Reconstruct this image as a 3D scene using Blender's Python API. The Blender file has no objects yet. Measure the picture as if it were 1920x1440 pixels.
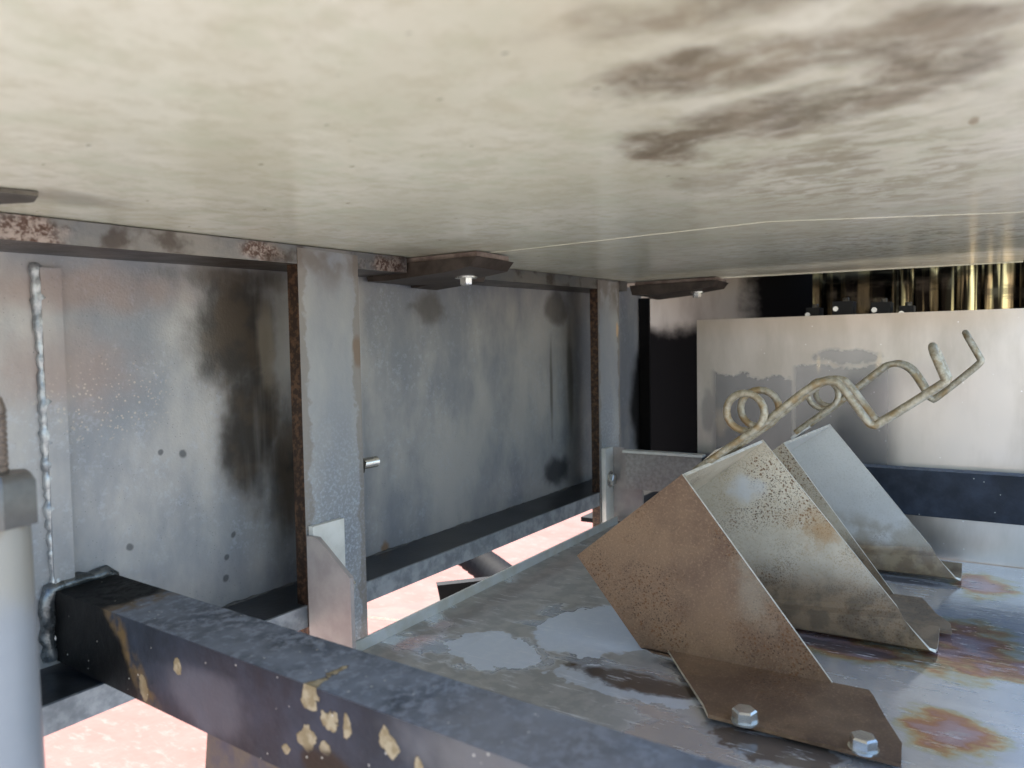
import bpy, bmesh, math, random
from mathutils import Vector, Matrix
random.seed(7)
SC = bpy.context.scene
COL = SC.collection
H = 0.85            # camera height above the ground; geometry below is given relative to the camera

# ------------------------------------------------------------------ camera
cam_d = bpy.data.cameras.new('camera'); cam = bpy.data.objects.new('camera', cam_d); COL.objects.link(cam)
cam_d.sensor_width = 36; cam_d.lens = 25.99; cam_d.clip_start = 0.01; cam_d.clip_end = 500
R = ((0.53704447, -0.04981634, 0.84208169), (-0.8433698, -0.01085218, 0.53722398), (-0.01762411, -0.99869944, -0.0478417))
cam.matrix_world = Matrix([[r[0], -r[1], -r[2], t] for r, t in zip(R, (0, 0, H))] + [[0, 0, 0, 1]])
cam_d.dof.use_dof = True; cam_d.dof.focus_distance = 0.8; cam_d.dof.aperture_fstop = 9
SC.camera = cam

# ------------------------------------------------------------------ sky, sun, exposure
SUN = Vector((0.30, 0.62, 0.72)).normalized()
W = bpy.data.worlds.new('World'); SC.world = W; W.use_nodes = True
wn = W.node_tree.nodes; bg = wn['Background']
sky = wn.new('ShaderNodeTexSky'); sky.sky_type = 'NISHITA'; sky.sun_disc = False
sky.sun_elevation = math.asin(SUN.z); sky.sun_rotation = math.atan2(SUN.x, SUN.y)
W.node_tree.links.new(sky.outputs[0], bg.inputs[0]); bg.inputs[1].default_value = 0.15
sd = bpy.data.lights.new('sun', 'SUN'); sd.energy = 3.8; sd.angle = math.radians(0.5); sd.color = (1, 0.95, 0.87)
so = bpy.data.objects.new('sun', sd); COL.objects.link(so)
so.rotation_euler = SUN.to_track_quat('Z', 'Y').to_euler(); so.location = (0, 0, 5)
SC.view_settings.view_transform = 'Standard'; SC.view_settings.look = 'None'
SC.view_settings.exposure = 1.82; SC.view_settings.gamma = 1

# ------------------------------------------------------------------ node helpers
def hx(s):
    v = [int(s[i:i + 2], 16) / 255 for i in (0, 2, 4)]
    return tuple([(c / 12.92 if c < .04045 else ((c + .055) / 1.055) ** 2.4) for c in v] + [1])

class N:
    def __init__(s, name):
        s.m = bpy.data.materials.new(name); s.m.use_nodes = True
        s.t = s.m.node_tree; s.b = s.t.nodes['Principled BSDF']
        g = s.t.nodes.new('ShaderNodeNewGeometry')
        a = s.t.nodes.new('ShaderNodeVectorMath'); a.operation = 'SUBTRACT'; a.inputs[1].default_value = (0, 0, H)
        s.t.links.new(g.outputs['Position'], a.inputs[0]); s.P = a.outputs[0]; s.G = g; s.warp = {}
    def put(s, sock, v):
        if v is None: return
        if isinstance(v, bpy.types.NodeSocket): s.t.links.new(v, sock)
        else:
            if isinstance(v, str): v = hx(v)
            sock.default_value = v
    def math(s, op, a, b=0.0, clamp=False):
        n = s.t.nodes.new('ShaderNodeMath'); n.operation = op; n.use_clamp = clamp
        s.put(n.inputs[0], a); s.put(n.inputs[1], b); return n.outputs[0]
    def vmath(s, op, a, b):
        n = s.t.nodes.new('ShaderNodeVectorMath'); n.operation = op
        s.put(n.inputs[0], a); s.put(n.inputs[1], b); return n.outputs[1] if op in ('LENGTH', 'DOT_PRODUCT') else n.outputs[0]
    def noise(s, scale, detail=4, rough=.55, stretch=(1, 1, 1), color=False, off=(0, 0, 0), dist=0):
        n = s.t.nodes.new('ShaderNodeTexNoise'); n.inputs['Scale'].default_value = scale
        n.inputs['Detail'].default_value = detail; n.inputs['Roughness'].default_value = rough
        n.inputs['Distortion'].default_value = dist
        v = s.vmath('MULTIPLY', s.P, stretch)
        if any(off): v = s.vmath('ADD', v, off)
        s.t.links.new(v, n.inputs['Vector']); return n.outputs['Color' if color else 'Fac']
    def vor(s, scale, stretch=(1, 1, 1), rand=1.0):
        n = s.t.nodes.new('ShaderNodeTexVoronoi'); n.inputs['Scale'].default_value = scale
        n.inputs['Randomness'].default_value = rand
        s.t.links.new(s.vmath('MULTIPLY', s.P, stretch), n.inputs['Vector']); return n.outputs['Distance']
    def step(s, v, a, b, lo=0.0, hi=1.0):
        n = s.t.nodes.new('ShaderNodeMapRange'); n.interpolation_type = 'SMOOTHSTEP'
        s.put(n.inputs[0], v)
        for i, q in enumerate((a, b, lo, hi)): n.inputs[i + 1].default_value = q
        return n.outputs[0]
    def mix(s, f, a, b):
        n = s.t.nodes.new('ShaderNodeMix'); n.data_type = 'RGBA'
        s.put(n.inputs[0], f); s.put(n.inputs[6], a); s.put(n.inputs[7], b); return n.outputs[2]
    def fmix(s, f, a, b):
        n = s.t.nodes.new('ShaderNodeMix'); n.data_type = 'FLOAT'
        s.put(n.inputs[0], f); s.put(n.inputs[2], a); s.put(n.inputs[3], b); return n.outputs[0]
    def blob(s, c, r, soft=.4, warp=.5, wscale=30, seed=0):
        """mask of a stain: a warped ellipsoid at c with radii r"""
        d = s.vmath('DIVIDE', s.vmath('SUBTRACT', s.P, c), r)
        wscale = min((12, 22, 38, 70), key=lambda q: abs(math.log(q / wscale)))
        if wscale not in s.warp: s.warp[wscale] = s.vmath('SUBTRACT', s.noise(wscale, 3, .6, color=True), (.5, .5, .5))
        w = s.warp[wscale]
        d = s.vmath('ADD', d, s.vmath('MULTIPLY', w, (warp * 2,) * 3))
        return s.step(s.vmath('LENGTH', d, (0, 0, 0)), 1.0, 1.0 - soft)
    def sep(s):
        n = s.t.nodes.new('ShaderNodeSeparateXYZ'); s.t.links.new(s.P, n.inputs[0]); return n.outputs
    def crisp(s, m, scale=60, amt=.7, a=.35, b=.62, stretch=(1, 1, 1)):
        return s.step(s.math('ADD', m, s.math('MULTIPLY', s.math('SUBTRACT', s.noise(scale, 6, .68, stretch), .5), amt)), a, b)
    def mul(s, *a):
        r = a[0]
        for q in a[1:]: r = s.math('MULTIPLY', r, q)
        return r
    def mx(s, *a):
        r = a[0]
        for q in a[1:]: r = s.math('MAXIMUM', r, q)
        return r
    def out(s, color=None, rough=None, metal=None, bump=None, bstr=.3, bdist=.002, **kw):
        s.put(s.b.inputs['Base Color'], color); s.put(s.b.inputs['Roughness'], rough); s.put(s.b.inputs['Metallic'], metal)
        for k, v in kw.items(): s.put(s.b.inputs[k.replace('_', ' ')], v)
        if bump is not None:
            n = s.t.nodes.new('ShaderNodeBump'); n.inputs['Strength'].default_value = bstr; n.inputs['Distance'].default_value = bdist
            s.t.links.new(bump, n.inputs['Height']); s.t.links.new(n.outputs[0], s.b.inputs['Normal'])
        return s.m

# ------------------------------------------------------------------ materials
M = {}
def simple(name, col, col2, rough, metal, scale=40, bstr=.2, **kw):
    n = N(name); f = n.step(n.noise(scale, 6, .6), .35, .65)
    M[name] = n.out(n.mix(f, col, col2), n.fmix(n.noise(scale * .5, 4), rough - .1, rough + .1), metal, n.noise(scale * 6, 3), bstr, .0008, **kw)
def wall_steel():
    n = N('wall_steel')
    c = n.mix(n.step(n.noise(9, 5, .6, (1, 1, .5)), .35, .68), '85888c', 'b2aea8')
    c = n.mix(n.mul(n.step(n.noise(160, 5, .7), .5, .68), n.step(n.noise(14, 4), .40, .6), .35), c, 'b4bac4')     # pale mottling
    # pinkish rust film and white splash dots, first bay
    pk = n.mx(n.blob((.32, .61, .055), (.12, .1, .028), .8, .5, 20), n.blob((.30, .61, -.01), (.09, .1, .05), .9, .5, 18, 1))
    c = n.mix(n.math('MULTIPLY', pk, .55), c, '967d70')
    dots = n.mul(n.step(n.math('SUBTRACT', n.vor(300), n.math('MULTIPLY', n.math('SUBTRACT', n.noise(120, 2), .5), .6)), .36, .18), n.step(n.noise(220, 1), .43, .50))
    c = n.mix(n.mul(dots, n.blob((.335, .61, -.035), (.085, .1, .048), .9, .35, 25, 2), .7), c, 'c6b8a6')
    # brown black soot streaks
    sk = n.mx(n.blob((.462, .61, .025), (.078, .1, .11), .75, .3, 22), n.blob((.475, .61, -.07), (.070, .1, .12), .85, .35, 22), n.blob((.525, .61, -.12), (.06, .1, .16), .9, .3, 12), n.mul(n.blob((.46, .61, .07), (.13, .1, .03), .8, .4, 22), .8))
    sk = n.crisp(sk, 45, .55, .12, .95, (1, 1, .3))
    lt = n.blob((.497, .61, .005), (.015, .1, .052), .5, .5, 22, 6)
    run = n.noise(34, 4, .6, (1, 1, .08))
    c = n.mix(n.mul(sk, n.step(run, .28, .5, .7, 1), .86), c, n.mix(n.step(n.noise(30, 3), .4, .6), '261d12', '453623'))
    c = n.mix(n.math('MULTIPLY', lt, .75), c, '9a9080')
    tri = n.mx(n.blob((1.10, .61, .068), (.05, .1, .035), .5, .4, 20, 7), n.blob((.76, .61, .055), (.05, .1, .03), .7, .6, 30, 8), n.blob((1.145, .61, -.05), (.016, .1, .14), .7, .4, 14, 9), n.blob((1.079, .61, -.06), (.007, .1, .13), .7, .5, 16, 10))
    c = n.mix(n.math('MULTIPLY', tri, .62), c, '4a4033')
    c = n.mix(n.mul(n.blob((1.10, .61, -.21), (.06, .1, .035), .6, .6, 25, 11), .8), c, '1e2024')
    c = n.mix(n.mul(n.mx(n.blob((1.50, .61, -.12), (.11, .1, .17), .35, .25, 10, 12)), .97), c, '070504')  # darkness of the recess painted onto the wall end
    # small dark spots and a rust dot
    sp = n.mx(*[n.blob(p, (r, .1, r), .5, .4, 90, 13) for p, r in (((.379, .61, -.086), 0.0036), ((.348, .61, -.163), .004), ((.450, .61, -.175), 0.0036), ((.442, .61, -.195), 0.0036), ((.440, .61, -.215), 0.0042), ((.40, .61, -.09), 0.0048))])
    c = n.mix(n.math('MULTIPLY', sp, .7), c, '3a3b3e')
    c = n.mix(n.math('MULTIPLY', n.blob((.663, .61, -.238), (.010, .1, .010), .6, .5, 60), .8), c, '8a6a48')
    pep = n.mul(n.step(n.vor(330), .16, .10), n.step(n.noise(60, 2), .5, .6))
    c = n.mix(n.math('MULTIPLY', pep, .6), c, '4b4c50')
    r = n.fmix(sk, n.fmix(n.noise(30, 5, .6), .36, .58), .28)
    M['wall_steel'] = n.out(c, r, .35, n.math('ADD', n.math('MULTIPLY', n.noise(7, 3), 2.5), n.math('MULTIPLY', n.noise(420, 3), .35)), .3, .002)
def post_steel():
    n = N('post_steel'); x, y, z = n.sep()
    c = n.mix(n.step(n.noise(8, 5, .6, (1, 1, .4)), .35, .65), '8b8e92', 'a7a6a1')
    c = n.mix(n.mul(n.step(n.noise(300, 4, .65), .48, .62), n.step(z, -.02, -.2), .6), c, 'b4bdc8')
    wob = n.math('MULTIPLY', n.math('SUBTRACT', n.noise(45, 4, .6), .5), .03)
    e = n.math('ADD', n.math('ABSOLUTE', n.math('SUBTRACT', x, .5175)), wob)     # grimy borders of the first post
    e2 = n.math('ADD', n.math('ABSOLUTE', n.math('SUBTRACT', x, 1.1565)), wob)
    g = n.mx(n.mul(n.step(e, .029, .033), n.step(x, .70, .69)), n.mul(n.step(e2, .034, .037), n.step(x, .9, .91)))
    c = n.mix(n.math('MULTIPLY', g, .5), c, '77695a')
    c = n.mix(n.mul(n.step(z, .045, .09), n.step(n.noise(30, 4), .35, .6), .7), c, '6f6357')
    c = n.mix(n.mul(n.blob((.554, .54, .0), (.010, .1, .02), .5, .4, 30), .8), c, '7a6552')
    c = n.mix(n.mul(n.blob((1.19, .54, .03), (.006, .1, .016), .4, .4, 40), .9), c, 'cfae86')
    # mottled dark brown on the narrow side that faces the camera
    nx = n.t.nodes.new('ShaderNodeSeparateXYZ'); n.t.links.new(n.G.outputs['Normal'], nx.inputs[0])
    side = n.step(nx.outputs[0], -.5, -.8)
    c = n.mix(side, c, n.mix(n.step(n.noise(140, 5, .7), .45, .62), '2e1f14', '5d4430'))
    M['post_steel'] = n.out(c, n.fmix(n.noise(40, 4), .4, .6), .25, n.noise(350, 4), .25, .0008)
def rail_steel():
    n = N('rail_steel'); c = n.mix(n.step(n.noise(12, 5, .6, (.5, 1, 1)), .35, .65), '6c6e70', '8b867e')
    rs = n.mx(n.blob((.25, .54, .085), (.028, .1, .02), .6, .7, 50, 1), n.blob((.44, .54, .09), (.035, .1, .012), .6, .7, 50, 2), n.blob((.60, .54, .09), (.05, .1, .02), .6, .7, 50, 3))
    c = n.mix(n.mul(rs, .85), c, n.mix(n.step(n.noise(260, 4, .7), .42, .58), '55382a', 'a3948a'))
    c = n.mix(n.mul(n.step(n.noise(30, 4), .5, .65), .7), c, '3a2b20')
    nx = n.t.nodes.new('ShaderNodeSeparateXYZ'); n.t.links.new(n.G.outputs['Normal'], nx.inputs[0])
    c = n.mix(n.mul(n.step(nx.outputs[2], -.6, -.95), .85), c, n.mix(n.step(n.noise(20, 4), .4, .6), '2a2019', '43382e'))       # shade under the rail, painted on its downward faces
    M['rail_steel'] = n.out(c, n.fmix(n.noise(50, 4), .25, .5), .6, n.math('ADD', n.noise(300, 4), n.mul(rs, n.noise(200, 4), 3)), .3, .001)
def beam_paint():
    n = N('beam_paint')
    c = n.mix(n.step(n.noise(16, 5, .65), .35, .7), '24282f', '383e49')
    nx = n.t.nodes.new('ShaderNodeSeparateXYZ'); n.t.links.new(n.G.outputs['Normal'], nx.inputs[0])
    top_pale = n.mul(n.step(nx.outputs[2], .35, .95), n.mx(n.step(n.noise(110, 6, .75), .36, .62), n.step(n.noise(25, 4, .6), .3, .7, .15, .8)))       # paler mottling on the upward faces
    c = n.mix(n.math('MULTIPLY', top_pale, .85), c, '8c929b')
    c = n.mix(n.mul(n.blob((.28, .17, -.19), (.1, .09, .03), .6, .5, 22, 8), .5), c, '8a8684')
    c = n.mix(n.mul(n.blob((.28, .40, -.215), (.1, .05, .025), .5, .5, 25, 9), .4), c, '77747a')
    sp = n.mx(*[n.blob((.27, y, z), (.05, ry * .88, rz * .88), .5, .95, 70, i) for i, (y, z, ry, rz) in enumerate(((.435, -.2, .007, .009), (.478, -.226, .008, .012), (.306, -.187, .009, .010), (.292, -.195, .010, .008), (.278, -.196, .005, .009), (.249, -.195, .009, .010), (.228, -.2, .005, .009), (.310, -.211, .010, .009), (.295, -.212, .008, .006), (.327, -.222, .006, .004)))])
    sp = n.crisp(sp, 95, .7, .25, .6); c = n.mix(n.mul(n.step(sp, .02, .3), .85), c, '3a2b1b'); c = n.mix(n.step(sp, .45, .75), c, n.mix(n.step(n.noise(160, 4), .4, .6), '8a7a5c', 'a99a7e'))
    c = n.mix(n.mul(n.mx(n.blob((.28, .295, -.222), (.05, .022, .012), .5, .6, 50, 3), n.blob((.28, .26, -.228), (.05, .015, .008), .5, .6, 50, 4)), .9), c, '2b2015')
    # black with a rust border where it meets the wall
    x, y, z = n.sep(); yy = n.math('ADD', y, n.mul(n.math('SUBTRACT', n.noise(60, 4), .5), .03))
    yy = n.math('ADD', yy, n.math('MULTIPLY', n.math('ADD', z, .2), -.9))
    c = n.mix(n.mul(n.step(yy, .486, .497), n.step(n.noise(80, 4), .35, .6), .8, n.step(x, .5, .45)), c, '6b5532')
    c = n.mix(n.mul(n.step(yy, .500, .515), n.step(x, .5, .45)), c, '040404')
    fl = n.mul(n.step(n.vor(120), .10, .06), n.step(n.noise(40, 1), .5, .54)); c = n.mix(n.math('MULTIPLY', fl, .8), c, 'c9c4b8')
    M['beam_paint'] = n.out(c, n.fmix(top_pale, n.fmix(n.noise(30, 4), .38, .6), .75), .0, n.math('ADD', n.noise(90, 5, .65), n.math('MULTIPLY', sp, .8)), .35, .0015, Specular_IOR_Level=.22)
def panel_cream():
    n = N('panel_cream')
    c = n.mix(n.step(n.noise(7, 4, .55), .35, .65), 'd4d0b9', 'e3dfcc')
    c = n.mix(n.mul(n.step(n.noise(55, 6, .7), .42, .66), .5), c, 'bfb89c'); c = n.mix(n.mul(n.step(n.noise(23, 5, .65, off=(1, 4, 0)), .48, .66), .4), c, 'c6c8ac')
    zone = n.mx(n.blob((.262, .070, .1), (.046, .095, .2), .85, .45, 22), n.blob((.335, .085, .1), (.052, .115, .2), .85, .5, 22), n.blob((.29, .015, .1), (.085, .050, .2), .85, .5, 22), n.mul(n.blob((.37, .135, .1), (.045, .04, .2), .8, .5, 38), .8), n.mul(n.blob((.205, .05, .1), (.040, .13, .2), .95, .5, 22), .75), n.mul(n.blob((.43, .09, .1), (.07, .11, .2), .95, .5, 22), .55))
    st = n.crisp(zone, 30, .95, .20, .86, (1, .7, 1)); st = n.mul(st, n.step(n.noise(44, 6, .72, (1, .7, 1), dist=.5), .30, .60, .35, 1))
    c = n.mix(n.mul(st, .88), c, n.mix(n.step(n.noise(26, 4), .4, .6), '6b5c49', '8a7b66'))
    band = n.mul(n.blob((.50, .06, .1), (.22, .13, .1), .8, .5, 12, 5), n.step(n.noise(60, 5, .68, (1, .6, 1), dist=.5), .42, .60))
    c = n.mix(n.math('MULTIPLY', band, .62), c, '8f8568')
    far = n.mul(n.blob((.95, .05, .1), (.30, .22, .2), .6, .6, 10, 6), n.step(n.noise(60, 5, .7), .48, .62)); c = n.mix(n.math('MULTIPLY', far, .45), c, '857a60')
    c = n.mix(n.mul(n.blob((.62, .50, .1), (.10, .05, .1), .8, .5, 15, 7), .45), c, '99937c')
    c = n.mix(n.mul(n.blob((.24, .47, .1), (.06, .035, .1), .8, .6, 22, 8), .6), c, '85806e')
    c = n.mix(n.mul(n.blob((.46, .145, .1), (.05, .028, .1), .5, .5, 20, 9), .35), c, '8f8870')
    c = n.mix(n.mul(n.blob((.398, .004, .1), (.010, .003, .1), .5, .8, 80, 9), .7), c, '8a7350')
    fl = n.mul(n.step(n.vor(75, (1, .5, 1)), .085, .05), n.step(n.noise(24, 1), .48, .56)); c = n.mix(n.math('MULTIPLY', fl, .75), c, '6b6450')
    M['panel_cream'] = n.out(c, n.fmix(n.noise(25, 4, .6), .14, .30), 0, n.math('ADD', n.noise(12, 3), n.math('MULTIPLY', n.noise(180, 3), .3)), .10, .0015, Specular_IOR_Level=.55)
def floor_steel():
    n = N('floor_steel')
    c = n.mix(n.step(n.noise(20, 5, .6, (1, .5, 1)), .35, .65), 'e2e6ea', 'f2f4f6')
    # heat tints: rings of colour round the feet
    def ring(cn, r, seed):
        d = n.vmath('DIVIDE', n.vmath('SUBTRACT', n.P, cn), r)
        w = n.vmath('SUBTRACT', n.noise(34, 5, .65, (1, .6, 1), True, (seed, seed, 0)), (.5, .5, .5))
        return n.vmath('LENGTH', n.vmath('ADD', d, n.vmath('MULTIPLY', w, (2.2, 2.2, .0))), (0, 0, 0))
    d = None
    for i, (cn, r) in enumerate((((.645, .018, -.3), (.035, .035, 1)), ((.835, .012, -.3), (.075, .05, 1)), ((1.06, .0, -.3), (.05, .035, 1)), ((.78, .13, -.3), (.035, .10, 1)), ((.80, -.04, -.3), (.03, .03, 1)))):
        q = ring(cn, r, i * 2.3); d = q if d is None else n.math('MINIMUM', d, q)
    rp = n.t.nodes.new('ShaderNodeValToRGB'); n.t.links.new(n.math('MULTIPLY', d, .7), rp.inputs[0])
    els = [(0, 'd2cdd4'), (.20, 'd0aeb2'), (.34, 'c9a09c'), (.46, 'c98550'), (.58, 'dcb878'), (.70, 'd6d8b4'), (.85, 'd4dade')]
    rp.color_ramp.elements[0].position = 0; rp.color_ramp.elements[0].color = hx(els[0][1]); rp.color_ramp.elements[1].position = 1; rp.color_ramp.elements[1].color = hx('d8dadd')
    for p, h in els[1:]: e = rp.color_ramp.elements.new(p); e.color = hx(h)
    tint = n.step(d, 1.5, .8); c = n.mix(n.math('MULTIPLY', tint, .85), c, rp.outputs[0])
    # dull grey brown grime film with clean patches
    s = n.noise(13, 5, .55, (1, .55, 1), off=(3, 1, 0), dist=.4)
    film = n.mul(n.step(n.vmath('DOT_PRODUCT', n.P, (-.35, 1, 0)), -.08, .10), n.mx(n.step(s, .40, .46), n.blob((.86, .47, -.3), (.30, .07, .2), .4, .5, 14, 4), n.blob((.62, .41, -.3), (.05, .05, .2), .2, .6, 25, 7)))
    film = n.mul(film, n.math('SUBTRACT', 1.0, n.mx(n.blob((.70, .34, -.3), (.085, .07, .2), .25, .5, 22, 5), n.blob((.60, .40, -.3), (.045, .06, .2), .25, .7, 26, 6), n.blob((.62, .24, -.3), (.02, .07, .2), .5, .6, 26, 9))))
    c = n.mix(n.math('MULTIPLY', film, .85), c, n.mix(n.step(n.noise(50, 4), .4, .6), '8d877b', 'a59e91'))
    pale = n.mx(n.crisp(n.blob((.70, .335, -.3), (.10, .085, .2), .5, .5, 22), 40, .6, .4, .5, (1, .6, 1)), n.crisp(n.blob((.60, .41, -.3), (.05, .07, .2), .5, .6, 22), 50, .7, .4, .5), n.mul(n.crisp(n.blob((.59, .27, -.3), (.035, .11, .2), .6, .6, 22), 50, .8, .45, .55), .8))
    c = n.mix(n.mul(pale, n.step(n.noise(90, 5, .7), .25, .6, .6, .95)), c, 'd3d9e0')
    oil = n.mx(n.blob((.555, .13, -.3), (.028, .06, .2), .25, .6, 40, 1), n.blob((.605, .255, -.3), (.022, .085, .2), .4, .6, 34, 2))
    c = n.mix(n.math('MULTIPLY', oil, .9), c, '4a3214')
    foot_shadow = n.mx(n.blob((.775, .12, -.3), (.022, .11, .2), .6, .4, 40, 3), n.blob((1.035, .09, -.3), (.02, .09, .2), .6, .4, 40, 4), n.blob((.655, .19, -.3), (.018, .09, .2), .5, .4, 40, 6)); c = n.mix(n.math('MULTIPLY', foot_shadow, .85), c, '1c140c')  # contact shadows along the holder feet, painted on the floor
    sc = n.step(n.noise(150, 4, .7, (1, .16, 1), off=(.3, .2, 0)), .56, .68); c = n.mix(n.mul(sc, .5), c, 'f2f2f2')
    film = n.mx(film, n.math('MULTIPLY', pale, .9))
    r = n.fmix(n.math('MULTIPLY', sc, .8), n.fmix(film, n.fmix(n.noise(30, 5, .6, (1, .5, 1)), .09, .2), .40), .5); r = n.fmix(oil, r, .10)
    me = n.math('MULTIPLY', n.math('SUBTRACT', 1.0, n.mx(n.math('MULTIPLY', film, .8), n.math('MULTIPLY', oil, .9), n.math('MULTIPLY', pale, .9), foot_shadow)), .74)
    M['floor_steel'] = n.out(c, r, me, n.math('ADD', n.noise(40, 3, .5, (1, .4, 1)), n.math('MULTIPLY', n.noise(150, 4, .6, (1, .35, 1)), .35)), .14, .002)
def back_steel():
    n = N('back_steel'); x, y, z = n.sep()
    c = n.mix(n.step(n.noise(14, 5, .6, (1, 1, .35)), .35, .65), 'b2aaa1', 'c6beb6')
    ed = n.noise(26, 5, .65)
    zz = n.math('ADD', z, n.math('MULTIPLY', n.math('SUBTRACT', ed, .5), .05))
    wet = n.mx(n.mul(n.step(zz, -.030, -.036), n.step(y, .245, .235), n.step(y, .09, .12)), n.mul(n.step(zz, -.046, -.052), n.step(y, .37, .355), n.step(y, .235, .246)), n.blob((1.165, .17, -.02), (.1, .05, .014), .4, .7, 30, 3), n.mul(n.blob((1.165, .37, -.105), (.1, .016, .05), .4, .5, 25, 1), .6))
    c = n.mix(n.math('MULTIPLY', wet, .62), c, '63656a')
    for p, r in (((1.165, .352, -.125), (.1, .013, .03)), ((1.165, .125, -.03), (.1, .006, .022)), ((1.165, .205, -.03), (.1, .004, .018))):
        c = n.mix(n.mul(n.blob(p, r, .8, .5, 30, 4), .55), c, 'cbbba4')
    c = n.mix(n.mul(n.step(z, .0, .04), .35), c, 'b39f84')
    fl = n.mul(n.step(n.vor(90), .10, .06), n.step(n.noise(30, 1), .52, .56)); c = n.mix(n.math('MULTIPLY', fl, .7), c, 'e6e6e6')
    M['back_steel'] = n.out(c, n.fmix(wet, n.fmix(n.noise(20, 4), .30, .42), .26), n.fmix(wet, .9, .7), n.noise(60, 3, .5, (1, 1, .2)), .06, .001)
def rusty(name, a, b, speck, dens, rough, metal, tint=None, zone=None):
    n = N(name); c = n.mix(n.step(n.noise(11, 5, .6), .35, .66), a, b)
    c = n.mix(n.mul(n.step(n.noise(420, 4, .7), .5, .66), .5), c, speck)
    sz = n.noise(170, 1); area = n.noise(11, 3, .6, off=(5, 2, 1))
    if zone: area = n.math('ADD', area, zone(n))
    v = n.mx(n.mul(n.step(n.math('SUBTRACT', n.vor(340), n.math('MULTIPLY', n.math('SUBTRACT', sz, .5), .5)), .40, .22), n.step(area, dens, dens + .12)),
             n.mul(n.step(n.vor(640), .40, .24), n.step(area, dens - .08, dens + .1), .7))
    c = n.mix(n.math('MULTIPLY', v, .85), c, n.mix(n.step(sz, .4, .6), '3a2818', '6e4a28'))
    if tint: c = tint(n, c)
    M[name] = n.out(c, n.fmix(n.noise(60, 4), rough - .1, rough + .12), metal, n.math('ADD', n.noise(240, 4, .65), n.math('MULTIPLY', v, .7)), .25, .0008)
def t_near(n, c):
    x, y, z = n.sep()
    c = n.mix(n.mul(n.step(n.noise(26, 4), .42, .62), n.blob((.665, .17, -.20), (.2, .035, .09), .8, .5, 25, 2), .5), c, 'a39a86')
    c = n.mix(n.mul(n.step(z, -.270, -.296), n.step(n.noise(40, 4), .3, .6), .35), c, '4a3626')  # contact shade painted on the foot, darker towards the floor
    return n.mix(n.mul(n.step(x, .60, .56), n.step(n.noise(50, 4), .4, .6), .5), c, '3f2e20')
def t_far(n, c):
    x, y, z = n.sep()
    c = n.mix(n.mul(n.blob((.797, .215, -.155), (.1, .028, .020), .7, .8, 38, 3), .7), c, 'cdd0d2')  # lit patch painted on the far panel
    c = n.mix(n.mul(n.step(n.noise(40, 5, .6), .38, .58), n.blob((.797, .13, -.19), (.1, .06, .04), .8, .5, 20, 2), .7), c, 'b08a5c')
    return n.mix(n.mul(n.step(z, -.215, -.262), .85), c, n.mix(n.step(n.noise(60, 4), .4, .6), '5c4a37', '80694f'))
def t_pale(n, c):
    x, y, z = n.sep()
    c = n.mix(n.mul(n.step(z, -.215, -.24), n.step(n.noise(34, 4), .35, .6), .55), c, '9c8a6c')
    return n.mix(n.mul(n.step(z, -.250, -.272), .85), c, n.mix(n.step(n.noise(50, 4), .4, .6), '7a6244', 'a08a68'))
def wire():
    n = N('wire'); c = n.mix(n.step(n.noise(150, 5, .7), .38, .62), '958a72', 'b9b19c')
    c = n.mix(n.mul(n.step(n.noise(60, 4), .5, .62), .8), c, '93794e')
    M['wire'] = n.out(c, .5, .35, n.noise(500, 4), .12, .0003)
wall_steel(); post_steel(); rail_steel(); beam_paint(); panel_cream(); floor_steel(); back_steel(); wire()
rusty('rust_sheet', '6b5341', '8a6f55', 'a5876a', .47, .5, .1, t_near, lambda n: n.math('MULTIPLY', n.blob((.665, .19, -.17), (.2, .06, .07), 1, .5, 22), .16))
rusty('spot_sheet', 'bfb29c', 'd4cab6', 'b09a74', .46, .42, .12, t_far, lambda n: n.math('SUBTRACT', n.math('MULTIPLY', n.blob((.797, .165, -.155), (.2, .075, .06), 1, .4, 22), .26), n.math('MULTIPLY', n.blob((.797, .215, -.16), (.1, .028, .018), .7, .7, 38), .3)))
rusty('pale_sheet', 'd0cdc6', 'dcd9d2', 'c0bcb0', .60, .38, .25, t_pale, lambda n: n.math('MULTIPLY', n.blob((1.055, .16, -.135), (.03, .03, .02), 1, .6, 22), .25))
simple('cut_edge', 'c9c0ac', 'ddd6c6', .35, .5, 200)
simple('zinc', 'c4c4c0', 'd8d7d0', .25, .85)
simple('flange_dark', '1e2022', '34363a', .35, .3)
simple('lip_steel', '80868b', 'a7acb0', .4, .4, 60)
simple('seam', '4d4f50', '6f6e6a', .5, .2, 90)
simple('lip', 'd0d2d0', 'c2c0b4', .35, .3, 25)
simple('bolt_dark', '4a4640', '6a655c', .4, .8)
simple('clip_grey', 'cfcdc4', 'dedcd4', .45, .1)  # paler copy, skylight on the back legs painted in
simple('clip_web', '9f9691', 'ada49e', .5, .15)  # darker copy for the webs, their shade painted in
simple('stub_grey', '918c87', 'a7a19b', .5, .2, 160)
simple('pad', '30271f', '4a4038', .55, 0)
simple('shim', '6b5a50', '8f8074', .7, 0)
simple('black', '050505', '0a0a0a', .6, 0)
simple('rubber', '06070b', '0c0d12', .75, 0, Specular_IOR_Level=.15)
simple('shadow_brown', '5c463c', '6e564a', .7, 0)  # brown of the shadowed ground
simple('matte_black', '0a0807', '13100e', .7, .0, Specular_IOR_Level=.2)
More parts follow.
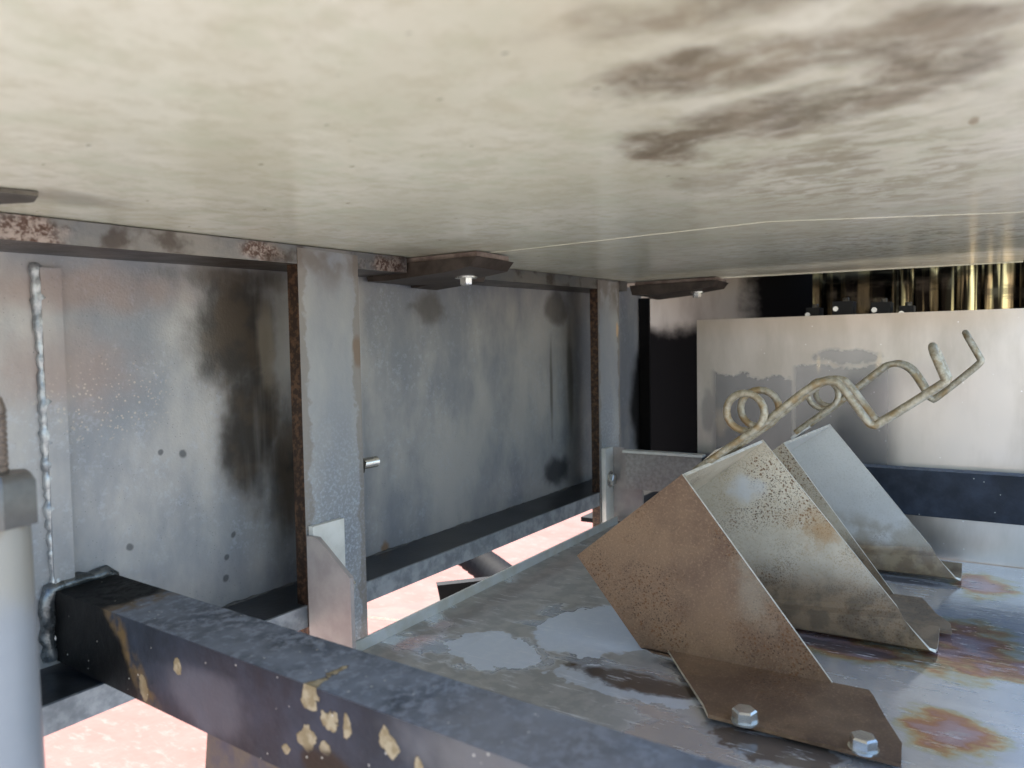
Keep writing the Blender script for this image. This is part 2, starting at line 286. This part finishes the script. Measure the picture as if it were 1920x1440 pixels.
def bulk():
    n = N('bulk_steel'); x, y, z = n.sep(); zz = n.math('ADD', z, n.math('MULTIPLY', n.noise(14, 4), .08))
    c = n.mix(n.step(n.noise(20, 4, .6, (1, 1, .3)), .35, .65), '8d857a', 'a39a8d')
    k = n.mx(n.step(zz, .10, .055), n.step(n.math('ADD', y, n.math('MULTIPLY', n.noise(30, 4), .06)), .49, .43)); M['bulk_steel'] = n.out(n.mix(k, c, '060403'), n.fmix(k, .4, .9), .1, Specular_IOR_Level=.2)  # black low down and to one side: unlit recess painted in
bulk()
def polished():
    n = N('polished'); x, y, z = n.sep()
    c = n.mix(n.step(n.noise(46, 3, .6, (1, 1, .04)), .46, .60), '15110d', 'cdb488'); c = n.mix(n.mul(n.step(n.math('ADD', y, n.math('MULTIPLY', n.noise(60, 3, .5, (1, 1, .1)), .12)), .13, .20), .9), c, '0c0a08')  # gold stripes and dark left part: reflected streaks painted into the colour
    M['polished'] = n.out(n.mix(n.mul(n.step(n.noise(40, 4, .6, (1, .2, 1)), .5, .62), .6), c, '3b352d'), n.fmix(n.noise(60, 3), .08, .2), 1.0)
polished()
simple('brace', '5a5348', '3d4150', .5, .2)
def sleeve():
    n = N('sleeve'); x, y, z = n.sep(); zz = n.math('ADD', z, n.math('MULTIPLY', n.noise(40, 4), .04))
    c = n.mix(n.step(zz, -.112, -.085), n.mix(n.noise(30, 4), '7d8288', '92969b'), '8f8d86'); c = n.mix(n.mul(n.step(zz, -.066, -.058), .8), c, '6f5a38')
    M['sleeve'] = n.out(c, .45, .15, n.noise(90, 4), .2, .001)
sleeve()
simple('stud', '6f645c', '94877d', .4, .5)
simple('nut', '5d5b59', '6e6c69', .35, .6)
simple('weld_dark', '3c4042', '6a6e70', .28, .6, 120)
simple('weld', '7d8082', 'a9abaa', .34, .55, 120)
simple('ground', 'b0a79f', 'c2bab2', .8, 0, 6)
def path():
    n = N('path'); c = n.mix(n.step(n.noise(9, 5, .6, (1, .5, 1)), .3, .7), hx('976459'), hx('8a5a4e'))
    c = n.mix(n.mul(n.step(n.noise(45, 4, .7, (1, .4, 1)), .5, .7), .3), c, 'b88f84')
    M['path'] = n.out(c, .85, 0, n.noise(60, 4), .3, .004)
path()

# ------------------------------------------------------------------ mesh helpers
class MB:
    def __init__(s): s.bm = bmesh.new()
    def hexa(s, p):      # bottom 4 ccw, top 4 ccw
        v = [s.bm.verts.new(q) for q in p]
        for f in ((3, 2, 1, 0), (4, 5, 6, 7), (0, 1, 5, 4), (1, 2, 6, 5), (2, 3, 7, 6), (3, 0, 4, 7)): s.bm.faces.new([v[i] for i in f])
        return s
    def box(s, x0, x1, y0, y1, z0, z1):
        return s.hexa([(x0, y0, z0), (x1, y0, z0), (x1, y1, z0), (x0, y1, z0), (x0, y0, z1), (x1, y0, z1), (x1, y1, z1), (x0, y1, z1)])
    def prism(s, pts, ext):
        a = [s.bm.verts.new(q) for q in pts]; e = Vector(ext)
        b = [s.bm.verts.new(Vector(q) + e) for q in pts]; n = len(a)
        s.bm.faces.new(a[::-1]); s.bm.faces.new(b)
        for i in range(n): s.bm.faces.new((a[i], a[(i + 1) % n], b[(i + 1) % n], b[i]))
        return s
    def strip(s, ra, rb, th):
        """folded sheet: profile lines ra and rb (lists of points), thickness th along mean normals"""
        n = len(ra); ra = [Vector(q) for q in ra]; rb = [Vector(q) for q in rb]; g = []
        for i in range(n):
            i0, i1 = max(i - 1, 0), min(i + 1, n - 1)
            nr = ((ra[i1] - ra[i0]) + (rb[i1] - rb[i0])).cross(rb[i] - ra[i]).normalized() * th
            g.append([s.bm.verts.new(q) for q in (ra[i], rb[i], rb[i] + nr, ra[i] + nr)])
        for i in range(n - 1):
            for k in range(4):
                f = s.bm.faces.new((g[i][k], g[i][(k + 1) % 4], g[i + 1][(k + 1) % 4], g[i + 1][k])); f.material_index = k % 2
        s.bm.faces.new(g[0][::-1]).material_index = 1; s.bm.faces.new(g[-1])
        return s
    def tube(s, path, r, seg=10, cap=True):
        path = [Vector(q) for q in path]; n = len(path)
        rr = r if isinstance(r, (list, tuple)) else [r] * n
        t0 = (path[1] - path[0]).normalized(); up = t0.orthogonal().normalized(); rings = []
        for i in range(n):
            t = (path[min(i + 1, n - 1)] - path[max(i - 1, 0)]).normalized()
            up = (up - t * up.dot(t)).normalized(); sd_ = t.cross(up)
            rings.append([s.bm.verts.new(path[i] + (up * math.cos(a) + sd_ * math.sin(a)) * rr[i]) for a in [2 * math.pi * k / seg for k in range(seg)]])
        for i in range(n - 1):
            for k in range(seg): s.bm.faces.new((rings[i][k], rings[i][(k + 1) % seg], rings[i + 1][(k + 1) % seg], rings[i + 1][k]))
        if cap: s.bm.faces.new(rings[0][::-1]); s.bm.faces.new(rings[-1])
        return s
    def cyl(s, p0, p1, r, seg=20, r1=None): return s.tube([p0, p1], [r, r if r1 is None else r1], seg)
    def ball(s, c, r, sub=2, sc=(1, 1, 1)):
        g = bmesh.ops.create_icosphere(s.bm, subdivisions=sub, radius=r)
        for v in g['verts']: v.co = Vector((v.co.x * sc[0], v.co.y * sc[1], v.co.z * sc[2])) + Vector(c)
        return s
    def bevel(s, w, seg=2, ang=35):
        es = [e for e in s.bm.edges if len(e.link_faces) == 2 and e.calc_face_angle(0) > math.radians(ang)]
        bmesh.ops.bevel(s.bm, geom=es, offset=w, segments=seg, profile=.6, affect='EDGES', clamp_overlap=True); return s
    def grid(s, cuts):
        bmesh.ops.subdivide_edges(s.bm, edges=s.bm.edges[:], cuts=cuts, use_grid_fill=True); return s
    def build(s, name, mat, parent=None, base=None, ang=40):
        bmesh.ops.recalc_face_normals(s.bm, faces=s.bm.faces)
        if base is None:
            if parent is not None: base = Vector(parent['_b'])
            else:
                xs = [v.co for v in s.bm.verts]
                base = Vector(((min(v.x for v in xs) + max(v.x for v in xs)) / 2, (min(v.y for v in xs) + max(v.y for v in xs)) / 2, min(v.z for v in xs)))
        base = Vector(base)
        for v in s.bm.verts: v.co -= base
        for f in s.bm.faces: f.smooth = True
        me = bpy.data.meshes.new(name); s.bm.to_mesh(me); s.bm.free()
        me.set_sharp_from_angle(angle=math.radians(ang))
        me.materials.append(M[mat]); me.materials.append(M['cut_edge']); o = bpy.data.objects.new(name, me); COL.objects.link(o)
        o['_b'] = tuple(base)
        if parent is not None: o.parent = parent; o.location = base - Vector(parent['_b'])
        else: o.location = base + Vector((0, 0, H))
        return o
def tag(o, label, cat, group=None):
    o['label'] = label; o['category'] = cat
    if group: o['group'] = group
    return o
def thing(name, base, label, cat, group=None):
    o = bpy.data.objects.new(name, None); COL.objects.link(o); o.empty_display_size = .02
    o.location = Vector(base) + Vector((0, 0, H)); o['_b'] = tuple(base); return tag(o, label, cat, group)
def copy_thing(o, d, label):
    c = o.copy(); COL.objects.link(c); c.location = o.location + Vector(d); c['label'] = label
    for ch in o.children:
        k = ch.copy(); COL.objects.link(k); k.parent = c
        for g in ch.children:
            q = g.copy(); COL.objects.link(q); q.parent = k
    return c
def hexbolt(mb, c, ax, r, h, rot=0.0):
    """hex head: centre of its seat c, axis ax"""
    ax = Vector(ax).normalized(); u = ax.orthogonal().normalized(); v = ax.cross(u); c = Vector(c)
    def ring(rad, t): return [mb.bm.verts.new(c + ax * t + (u * math.cos(a) + v * math.sin(a)) * rad) for a in [rot + math.pi * k / 3 for k in range(6)]]
    a, b, d = ring(r, 0), ring(r, h * .84), ring(r * .86, h)
    for p, q in ((a, b), (b, d)):
        for k in range(6): mb.bm.faces.new((p[k], p[(k + 1) % 6], q[(k + 1) % 6], q[k]))
    mb.bm.faces.new(a[::-1]); mb.bm.faces.new(d); return mb

def zc(x): return .09 + .022 * x        # underside of the overhead panel

# ------------------------------------------------------------------ ground
g = MB(); g.box(-80, 80, -80, 80, -H - .3, -H); o = g.build('ground', 'ground'); o['kind'] = 'structure'
o = MB().box(-1.5, 7, 1.05, 3.2, -H - .1, -H + .004).build('pink_path', 'path'); o['kind'] = 'structure'

# ------------------------------------------------------------------ overhead panel
t = thing('overhead_panel', (.4, .2, .1), 'large cream painted underside plate with brown water stains, overhead', 'panel')
def sheet(poly, th=.004, dz=0.0): return MB().prism([(x, y, zc(x) + dz) for x, y in poly], (0, 0, th))
sheet([(.04, .62), (.04, -.05), (.7565, -.05), (.755, -.02), (.655, .155), (.672, .44), (.672, .62)], .02).build('sheet', 'panel_cream', t)
sheet([(.6723, .62), (.6723, .44), (.6553, .155), (.7553, -.02), (.757, -.05), (1.395, -.05), (1.285, .50), (1.285, .62)], .02, -.0005).build('sheet', 'panel_cream', t)
MB().prism([(1.275, .50, zc(1.275) - .0028), (1.385, -.05, zc(1.385) - .0015), (1.3955, -.05, zc(1.3955) - .0015), (1.2855, .50, zc(1.285) - .0015)], (0, 0, .004)).build('end_strip', 'panel_cream', t)
o = MB().prism([(.14, .475, zc(.2) - .003), (.215, .455, zc(.2) - .003), (.222, .475, zc(.2) - .003), (.205, .515, zc(.2) - .003), (.13, .52, zc(.2) - .003)], (0, 0, .0025)).bevel(.0008).build('mounting_tab', 'bolt_dark')
tag(o, 'small dark metal tab welded under the cream plate at far left', 'metal tab')

# ------------------------------------------------------------------ side wall: a channel of web plate and flanges
t = thing('side_wall', (.5, .58, -.26), 'weathered grey steel side wall with flanges and a weld seam', 'wall')
MB().hexa([(-.5, .61, -.26), (1.47, .61, -.26), (1.47, .618, -.26), (-.5, .618, -.26), (-.5, .61, zc(-.5) - .0006), (1.47, .61, zc(1.47) - .0006), (1.47, .618, zc(1.47) - .0006), (-.5, .618, zc(-.5) - .0006)]).build('web_plate', 'wall_steel', t)
def flange(x0, x1, ztop, zbot, name, mat, par, y0=.54, y1=.61):
    return MB().hexa([(x0, y0, zbot(x0)), (x1, y0, zbot(x1)), (x1, y1, zbot(x1)), (x0, y1, zbot(x0)), (x0, y0, ztop(x0)), (x1, y0, ztop(x1)), (x1, y1, ztop(x1)), (x0, y1, ztop(x0))]).bevel(.0055 if name == 'top_flange' else .003, 4).build(name, mat, par)
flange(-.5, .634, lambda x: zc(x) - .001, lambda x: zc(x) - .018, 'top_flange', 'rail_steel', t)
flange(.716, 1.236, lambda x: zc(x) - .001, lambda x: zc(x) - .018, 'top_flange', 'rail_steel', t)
flange(-.5, 1.47, lambda x: -.240 - .006 * min(x, 1), lambda x: -.258 - .008 * min(x, 1), 'bottom_flange', 'flange_dark', t, .5437)
MB().hexa([(-.5, .5403, -.255), (1.47, .5403, -.2685), (1.47, .5435, -.2685), (-.5, .5435, -.255), (-.5, .5403, -.2365), (1.47, .5403, -.2455), (1.47, .5435, -.2455), (-.5, .5435, -.2365)]).bevel(.001).build('flange_lip', 'lip_steel', t)
# stiffener with weld bead
MB().box(.284, .299, .6035, .6098, -.235, .068).bevel(.002).build('stiffener', 'wall_steel', t)
def bead(path, r, name, par, step=.0022, jit=.28, mat='weld'):
    mb = MB(); pts = []
    for a, b in zip(path, path[1:]):
        a, b = Vector(a), Vector(b); n = max(1, int((b - a).length / step)); pts += [a.lerp(b, k / n) for k in range(n)]
    pts.append(Vector(path[-1])); rs = [r * (1 + .07 * math.sin(k * 1.9) + .16 * math.sin(k * .23) * math.sin(k * .071) + random.uniform(-jit, jit) * .4) for k in range(len(pts))]
    pts = [p + Vector([random.uniform(-1, 1) * r * jit * .4 for _ in range(3)]) for p in pts]
    mb.tube(pts, rs, 8); return mb.build(name, mat, par, ang=60)
bead([(.335 + .04 * k, .608, -.2405 - .006 * min(.335 + .04 * k, 1)) for k in range(29)], .0032, 'foot_seam', t, .006, .4, 'seam')
bead([(.283, .6085, .07), (.285, .6085, 0), (.286, .6085, -.1), (.287, .6085, -.18), (.284, .608, -.236)], .0046, 'weld_bead', t, .0034, .42)

# ------------------------------------------------------------------ posts
def z_post(x): return zc(x) - .003
GP = 'flat posts welded across the side wall'
p1 = thing('wall_post', (.517, .548, -.31), 'flat grey steel post with brown edge and a threaded bolt, left of the two', 'post', GP)
MB().box(.478, .557, .5395, .554, -.31, z_post(.48) ).bevel(.0012).build('bar', 'post_steel', p1)
pb = MB(); pb.tube([(.556 + .0013 * k, .566, -.122) for k in range(38)], [.0062 if k % 2 else .0052 for k in range(38)], 14); stud = pb.build('stud', 'zinc', p1)
q = MB(); hexbolt(q, (.570, .566, -.122), (1, 0, 0), .0115, .009); q.build('nut', 'bolt_dark', stud)
p2 = thing('wall_post', (1.157, .548, -.31), 'flat grey steel post next to the dark recess, right of the two', 'post', GP)
MB().box(1.114, 1.199, .5395, .554, -.31, z_post(1.12)).bevel(.0012).build('bar', 'post_steel', p2)

# ------------------------------------------------------------------ angle brackets on the posts
GA = 'angle brackets on the posts'
a1 = thing('angle_bracket', (.5, .53, -.3), 'light grey angle bracket with chamfered top on the left post', 'bracket', GA)
MB().prism([(.4755, .536, -.173), (.4755, .522, -.173), (.4755, .481, -.205), (.4755, .480, -.296), (.4755, .536, -.296)], (.0045, 0, 0)).bevel(.0008).build('web', 'clip_web', a1)
MB().box(.4805, .521, .5325, .5385, -.296, -.165).bevel(.0012).build('back_leg', 'clip_grey', a1)
q = MB(); hexbolt(q, (.4805, .492, -.215), (1, 0, 0), .008, .007); q.build('bolt', 'zinc', a1)
a2 = thing('angle_bracket', (1.14, .53, -.3), 'light grey angle bracket with hex bolt on the right post', 'bracket', GA)
MB().box(1.119, 1.1495, .531, .5385, -.298, -.1705).bevel(.0012).build('back_leg', 'clip_grey', a2)
MB().prism([(1.15, .5385, -.171), (1.15, .512, -.171), (1.15, .479, -.212), (1.15, .478, -.298), (1.15, .5385, -.298)], (.005, 0, 0)).bevel(.0008).build('web', 'clip_web', a2)
q = MB(); q.cyl((1.136, .531, -.2235), (1.136, .5295, -.2235), .0135); hexbolt(q, (1.136, .5295, -.2235), (0, -1, 0), .0105, .008, .3); q.build('bolt', 'zinc', a2)
st = thing('angle_stub', (1.13, .43, -.24), 'short grey angle iron stub running from right bracket behind rusty holder', 'angle iron')
MB().box(1.118, 1.134, .366, .500, -.1745, -.1705).bevel(.001).build('top_leg', 'clip_grey', st)
MB().box(1.1305, 1.1345, .372, .500, -.236, -.175).build('front_leg', 'stub_grey', st)

# ------------------------------------------------------------------ cross beams
t = thing('cross_beam', (.305, .2, -.236), 'dark painted square tube beam with ochre rust spots crossing the foreground', 'beam', 'square tube beams crossing the frame')
MB().hexa([(.243, -.35, -.2355), (.291, -.35, -.2355), (.331, .6095, -.2355), (.283, .6095, -.2355), (.243, -.35, -.1805), (.291, -.35, -.1805), (.331, .6095, -.1805), (.283, .6095, -.1805)]).bevel(.010, 5).build('tube', 'beam_paint', t)
bead([(.280, .608, -.236), (.2795, .608, -.21), (.280, .608, -.19), (.284, .608, -.181), (.29, .608, -.1785), (.31, .608, -.178), (.325, .608, -.179), (.332, .608, -.184)], .0058, 'weld_bead', t, .0055, .55, 'weld_dark')
t = thing('cross_beam', (1.145, .05, -.235), 'dark blue beam along the foot of the brushed steel back plate', 'beam', 'square tube beams crossing the frame')
MB().box(1.136, 1.163, -.40, .50, -.237, -.1745).bevel(.0025, 3).build('tube', 'beam_paint', t)

# ------------------------------------------------------------------ floor plate
t = thing('floor_plate', (.75, .1, -.304), 'polished stained steel floor plate under the folded holders', 'plate')
MB().box(.455, 1.162, -.40, .5215, -.304, -.30).build('sheet', 'floor_steel', t)
MB().prism([(.456, .522, -.304), (.456, .525, -.304), (.456, .525, -.2885), (.456, .522, -.2885)], (.69, 0, 0)).bevel(.0007).build('upturned_lip', 'lip', t)

# ------------------------------------------------------------------ back plate
o = MB().box(1.1655, 1.1685, -.40, .389, -.304, .0405).bevel(.0006).build('back_plate', 'back_steel')
tag(o, 'upright brushed steel plate at the back with darker water marks', 'plate')

# ------------------------------------------------------------------ folded holders
GH = 'folded steel holders on the floor plate'
def holder(label, A, B, mats, boltpos):
    """A, B: (X, top-left yz, top-right yz, foot-right yz, foot-left yz, flange reach)"""
    th = .003; zf = -.2985
    t = thing('folded_holder', ((A[0] + B[0]) / 2, .17, zf), label, 'holder', GH)
    xa = A[0]; fr = A[5]
    # near side panel with its floor flange, cut on the slant
    def prof(tl, bl, foot):
        (y0, z0), (y1, z1) = tl, bl
        pts = [(xa, y0 + (y1 - y0) * f, z0 + (z1 - z0) * f) for f in (0, .35, .7, .955)]
        return pts + [(xa + dx, y1 + dy, zf + dz) for dx, dy, dz in foot]
    ra = prof(A[1], A[4], ((-.002, -.001, .0040), (-.003, -.007, .0022), (-.001, -.014, .0045), (-.001, -.021, .0062), (-.006, -.0275, .0045), (-.035, -.049, .0026), (-fr * .85, -.085, .0026), (-fr, -.0935, .0026)))
    rb = prof(A[2], A[3], ((-.003, -.003, .0022), (-.005, -.0085, .0012), (-.003, -.0145, .0036), (-.0025, -.0205, .0075), (-.008, -.0245, .0065), (-.035, -.036, .0030), (-fr * .70, -.0505, .0026), (-fr, -.0525, .0026)))
    MB().strip(ra, rb, th).build('near_panel', mats[0], t, ang=25)
    # web along the sloping top
    w = MB(); n = 6
    ra = [Vector((A[0], *A[1])).lerp(Vector((B[0], *B[1])), k / n) for k in range(n + 1)]
    rb = [Vector((A[0], *A[2])).lerp(Vector((B[0], *B[2])), k / n) for k in range(n + 1)]
    ra[0].x += .0026; rb[0].x += .0026; ra[-1].x -= .0026; rb[-1].x -= .0026
    w.strip(ra, rb, th); w.build('top_web', mats[1], t)
    # far side panel with a small flange
    xb = B[0]
    def profb(tl, bl):
        (y0, z0), (y1, z1) = tl, bl
        P = lambda f: (y0 + (y1 - y0) * f, z0 + (z1 - z0) * f)
        return [(xb, y0, z0), (xb, *P(.4)), (xb, *P(.79)), (xb - .003, *P(.815)), (xb - .0095, *P(.835)), (xb - .0095, *P(.90)), (xb - .007, *P(.97)), (xb - .003, y1, zf + .003), (xb + .004, y1 - .001, zf + .0025), (xb + .03, y1 - .001, zf + .003), (xb + .046, y1 - .001, zf + .010)]
    MB().strip(profb(B[1], B[4]), profb(B[2], B[3]), -th).build('far_panel', mats[1], t, ang=25)
    # wire socket clip
    c = Vector((A[0], *A[2])).lerp(Vector((B[0], *B[2])), .42); u = Vector((0, .77, -.64)); nn = Vector((0, .64, .77))
    MB().prism([c + u * .012 + nn * .0065 + Vector((-.012, 0, 0)), c - u * .006 + nn * .0075 + Vector((-.012, 0, 0)), c - u * .004 + nn * .0035 + Vector((-.012, 0, 0)), c + u * .014 + nn * .0025 + Vector((-.012, 0, 0))], (.05, 0, 0)).bevel(.0006).build('socket_clip', mats[1], t)
    for bx, by in boltpos:
        q = MB(); q.cyl((bx, by, zf + .0048), (bx, by, zf + .0065), .0105); hexbolt(q, (bx, by, zf + .0065), (0, 0, 1), .0095, .0085, random.uniform(0, 1)); q.bevel(.0005, 1).build('bolt', 'zinc', t)
    return t
h1 = holder('brown rusty folded steel holder nearest the camera, bolted down', (.665, (.3475, -.212), (.236, -.120), (.0975, -.2985), (.275, -.2985), .10),
       (.797, (.335, -.212), (.196, -.101), (.035, -.2985), (.262, -.2985)), ('rust_sheet', 'spot_sheet'), [(.570, .154), (.573, .070)])
h2 = holder('paler grey folded steel holder standing behind the rusty one', (.938, (.318, -.212), (.205, -.121), (.076, -.2985), (.245, -.2985), .085),
       (1.055, (.308, -.205), (.172, -.108), (.021, -.2985), (.24, -.2985)), ('spot_sheet', 'pale_sheet'), [])

# ------------------------------------------------------------------ spring wire hooks
def smooth(pts, n=6):
    P = [Vector(p) for p in pts]; P = [P[0]] + P + [P[-1]]; o_ = []
    for i in range(1, len(P) - 2):
        a, b, c, d = P[i - 1:i + 3]
        for k in range(n):
            u = k / n
            o_.append(.5 * ((2 * b) + (c - a) * u + (2 * a - 5 * b + 4 * c - d) * u * u + (3 * b - a - 3 * c + d) * u ** 3))
    o_.append(P[-2]); return o_
def hook(label, xs, tail, coil_at, rc, rest, tip, r=.0036):
    """two parallel wires, each with one coil, joined by a bend at the tip (yz coordinates)"""
    def wire(x, sgn):
        T = Vector((x, *tail)); C = Vector((x, *coil_at)); u = (C - T).normalized(); nn = Vector((0, -u.z, u.y))
        if nn.z < 0: nn = -nn
        pts = [T.lerp(C, k / 5) for k in range(5)]
        ctr = C + nn * rc
        for k in range(21):
            a = 2 * math.pi * k / 20
            pts.append(ctr + (-nn * math.cos(a) + u * math.sin(a)) * rc + Vector((.0105 * k / 20 * sgn, 0, 0)))
        dx = .0105 * sgn
        return pts, [Vector((x + dx, *p)) for p in rest]
    a0, a1_ = wire(xs[0], 1); b0, b1 = wire(xs[1], -1)
    a = a0 + smooth([a0[-1]] + a1_, 5)[1:]; b = b0 + smooth([b0[-1]] + b1, 5)[1:]
    m = Vector((xs[0] + .0105, *tip)); q = Vector((xs[1] - .0105, *tip)); e = (m - a[-1]).normalized() * .004
    join = [a[-1].lerp(m, .35), a[-1].lerp(m, .7), m, m.lerp(q, .18) + e, m.lerp(q, .5) + e * 1.6, m.lerp(q, .82) + e, q, b[-1].lerp(q, .7), b[-1].lerp(q, .35)]
    o = MB().tube(a + join + b[::-1], r, 12).build('spring_hook', 'wire', ang=80)
    return tag(o, label, 'hook', 'spring wire hooks on the holders')
hook('rusty coiled spring wire hook on the brown holder, nearer of the two', (.708, .771), (.2393, -.1240), (.1800, -.0797), .0185,
     [(.1429, -.0475), (.1265, -.0365), (.1150, -.0350), (.1065, -.0405), (.0867, -.0685), (.0815, -.0725), (.0745, -.0700), (.0310, -.0380), (.0265, -.0325)], (.0349, -.0105))
hook('rusty coiled spring wire hook on the paler holder, farther of the two', (.975, 1.038), (.1990, -.1120), (.1560, -.0780), .018,
     [(.1050, -.0335), (.0940, -.0270), (.0830, -.0270), (.0700, -.0360), (.0541, -.0625), (.0500, -.0665), (.0440, -.0650), (.0060, -.0290), (.0025, -.0215)], (.0149, .0033))

# ------------------------------------------------------------------ clamp blocks under the overhead panel
GC = 'clamp blocks under the overhead panel'
c1 = thing('clamp_block', (.675, .53, .085), 'dark brown clamp block with hex bolt between the two posts', 'clamp', GC)
MB().box(.644, .706, .452, .6, .0985, .1035).bevel(.001).build('shim', 'shim', c1)
MB().prism([(.638, .449, .0975), (.638, .458, .0875), (.638, .49, .0835), (.638, .575, .0795), (.638, .603, .0805), (.638, .608, .0975)], (.074, 0, 0)).bevel(.002, 2).build('pad', 'pad', c1)
MB().prism([(.712, .520, .0975), (.712, .525, .083), (.712, .60, .0775), (.712, .608, .0975)], (.05, 0, 0)).bevel(.002, 2).build('side_block', 'pad', c1)
q = MB(); q.cyl((.69, .50, .0832), (.69, .50, .0812), .013); hexbolt(q, (.69, .50, .0812), (0, 0, -1), .0075, .008, .2); q.build('bolt', 'zinc', c1)
copy_thing(c1, (.615, -.065, .0125), 'dark brown clamp block right of the second post by the recess')

o = MB().box(1.172, 1.70, .28, .606, -.312, -.304).build('recess_blocker', 'matte_black'); tag(o, 'added black plate keeping light out of the recess behind the back plate', 'plate')  # plate added to close the recess and stop light from below
# ------------------------------------------------------------------ recess behind: bulkhead, added light cover, edge bar
o = MB().box(1.62, 1.63, .16, .75, -.32, .20).build('bulkhead', 'bulk_steel'); tag(o, 'steel bulkhead darkened with painted shade at the back of the recess', 'bulkhead')
o = MB().box(1.452, 1.458, .586, .6085, -.25, .10).build('edge_bar', 'matte_black'); tag(o, 'thin dark upright bar inside the black recess', 'bar')
o = MB().prism([(1.29, -.45, .155), (1.42, -.45, .155), (1.42, .305, .155), (1.72, .305, .155), (1.72, .75, .155), (1.29, .75, .155)], (0, 0, .01)).build('light_cover', 'black'); tag(o, 'added unseen plate blocking light above the ribbed panel', 'plate')  # unseen plate, added to block sun and sky light

# ------------------------------------------------------------------ slatted rear screen
mb = MB(); y = .275; prof = []
rnd = random.Random(11)
while y > -.30:
    w = rnd.choice((.004, .007, .012, .022, .030)); d = rnd.uniform(-.0045, .0045) * min(1, w / .010)
    for k in range(8): prof.append((1.50 + d * math.sin(math.pi * k / 8) ** .8, y - w * k / 8))
    y -= w
a_, b_ = [[mb.bm.verts.new((x, yy, z)) for x, yy in prof] for z in (-.30, .152)]
c_, d_ = [[mb.bm.verts.new((1.515, yy, z)) for x, yy in prof] for z in (-.30, .152)]
for k in range(len(prof) - 1):
    for p, q in ((a_, b_), (b_, d_), (d_, c_), (c_, a_)): mb.bm.faces.new((p[k], p[k + 1], q[k + 1], q[k]))
mb.bm.faces.new((a_[0], b_[0], d_[0], c_[0])); mb.bm.faces.new((a_[-1], b_[-1], d_[-1], c_[-1]))
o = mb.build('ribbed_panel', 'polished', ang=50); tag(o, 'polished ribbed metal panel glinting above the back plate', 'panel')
t = None
for k, (y, z, w) in enumerate(((.235, .058, .02), (.19, .066, .03), (.135, .062, .028), (.10, .055, .02))):
    b = thing('stop_block', (1.30, y, .04), ['narrow black block behind back plate, leftmost of four', 'widest black block behind back plate, second of four from left', 'black block with knob behind back plate, third of four from left', 'low black block behind back plate, rightmost of four'][k], 'block', 'black blocks behind the back plate')
    MB().box(1.28, 1.32, y - w / 2, y + w / 2, -.02, z).bevel(.003, 2).build('body', 'black', b)
    q = MB(); hexbolt(q, (1.295, y - w * .1, z), (0, 0, 1), .005, .006); q.build('bolt', 'bolt_dark', b)
    q = MB(); q.cyl((1.28, y + w * .3, z - .012), (1.272, y + w * .3, z - .012), .004); q.build('pin', 'zinc', b)
o = MB().box(1.27, 1.33, .08, .25, -.035, -.0205).build('block_rail', 'black'); tag(o, 'black rail carrying the four black blocks', 'rail')

# ------------------------------------------------------------------ foreground adjuster, lower left
t = thing('adjuster_stud', (.161, .3915, -.42), 'blurred threaded stud with hex nut and pipe sleeve at left edge', 'stud')
MB().cyl((.161, .3915, -.42), (.161, .3915, -.079), .0150, 28, .0125).build('sleeve', 'sleeve', t)
q = MB(); hexbolt(q, (.161, .3915, -.079), (0, 0, 1), .0165, .0245, .5); q.build('nut', 'nut', t)
q = MB(); q.tube([(.161, .3915, -.0545 + .0014 * k) for k in range(22)] + [(.161, .3915, -.019), (.161, .3915, -.0165)], [.0050 if k % 2 else .0044 for k in range(22)] + [.0035, .001], 16); q.build('stud', 'stud', t)

# ------------------------------------------------------------------ things below
o = MB().hexa([(.292, .352, -.40), (.325, .352, -.40), (.325, .452, -.40), (.292, .452, -.40), (.292, .345, -.2355), (.325, .345, -.2355), (.325, .428, -.2355), (.292, .428, -.2355)]).bevel(.004, 3).build('diagonal_brace', 'brace')
tag(o, 'stained blue grey brace stub hanging below the dark beam', 'brace')
P = [Vector((1.28, .98, -.42)), Vector((1.24, .86, -.45)), Vector((1.18, .74, -.46)), Vector((1.14, .58, -.45)), Vector((1.1, .4, -.43)), Vector((1.1, .2, -.42))]
pts = smooth(P, 14)
o = MB().tube(pts, [.033 if k % 2 else .029 for k in range(len(pts))], 16).build('rubber_hose', 'rubber', ang=60)
tag(o, 'black ribbed rubber hose below the gap beside the floor plate', 'hose')
o = MB().prism([(.90, .72, -.37), (.97, .66, -.37), (.99, .66, -.43), (.90, .70, -.45)], (.012, .012, 0)).bevel(.002).build('hanger_plate', 'matte_black')
tag(o, 'small dark hanger plate below the gap beside the floor plate', 'plate')

P = [(.80, .86), (.85, .80), (.90, .765), (.96, .75)]
o = MB().strip([(x, y, -.405) for x, y in P], [(x + .02, y - .13, -.40) for x, y in P], .003).build('shadow_strip', 'shadow_brown'); tag(o, 'curved brown strip standing for shadowed ground beside the left post', 'strip')  # strip added in place of a shadow on the ground
for o in SC.objects:
    if '_b' in o: del o['_b']
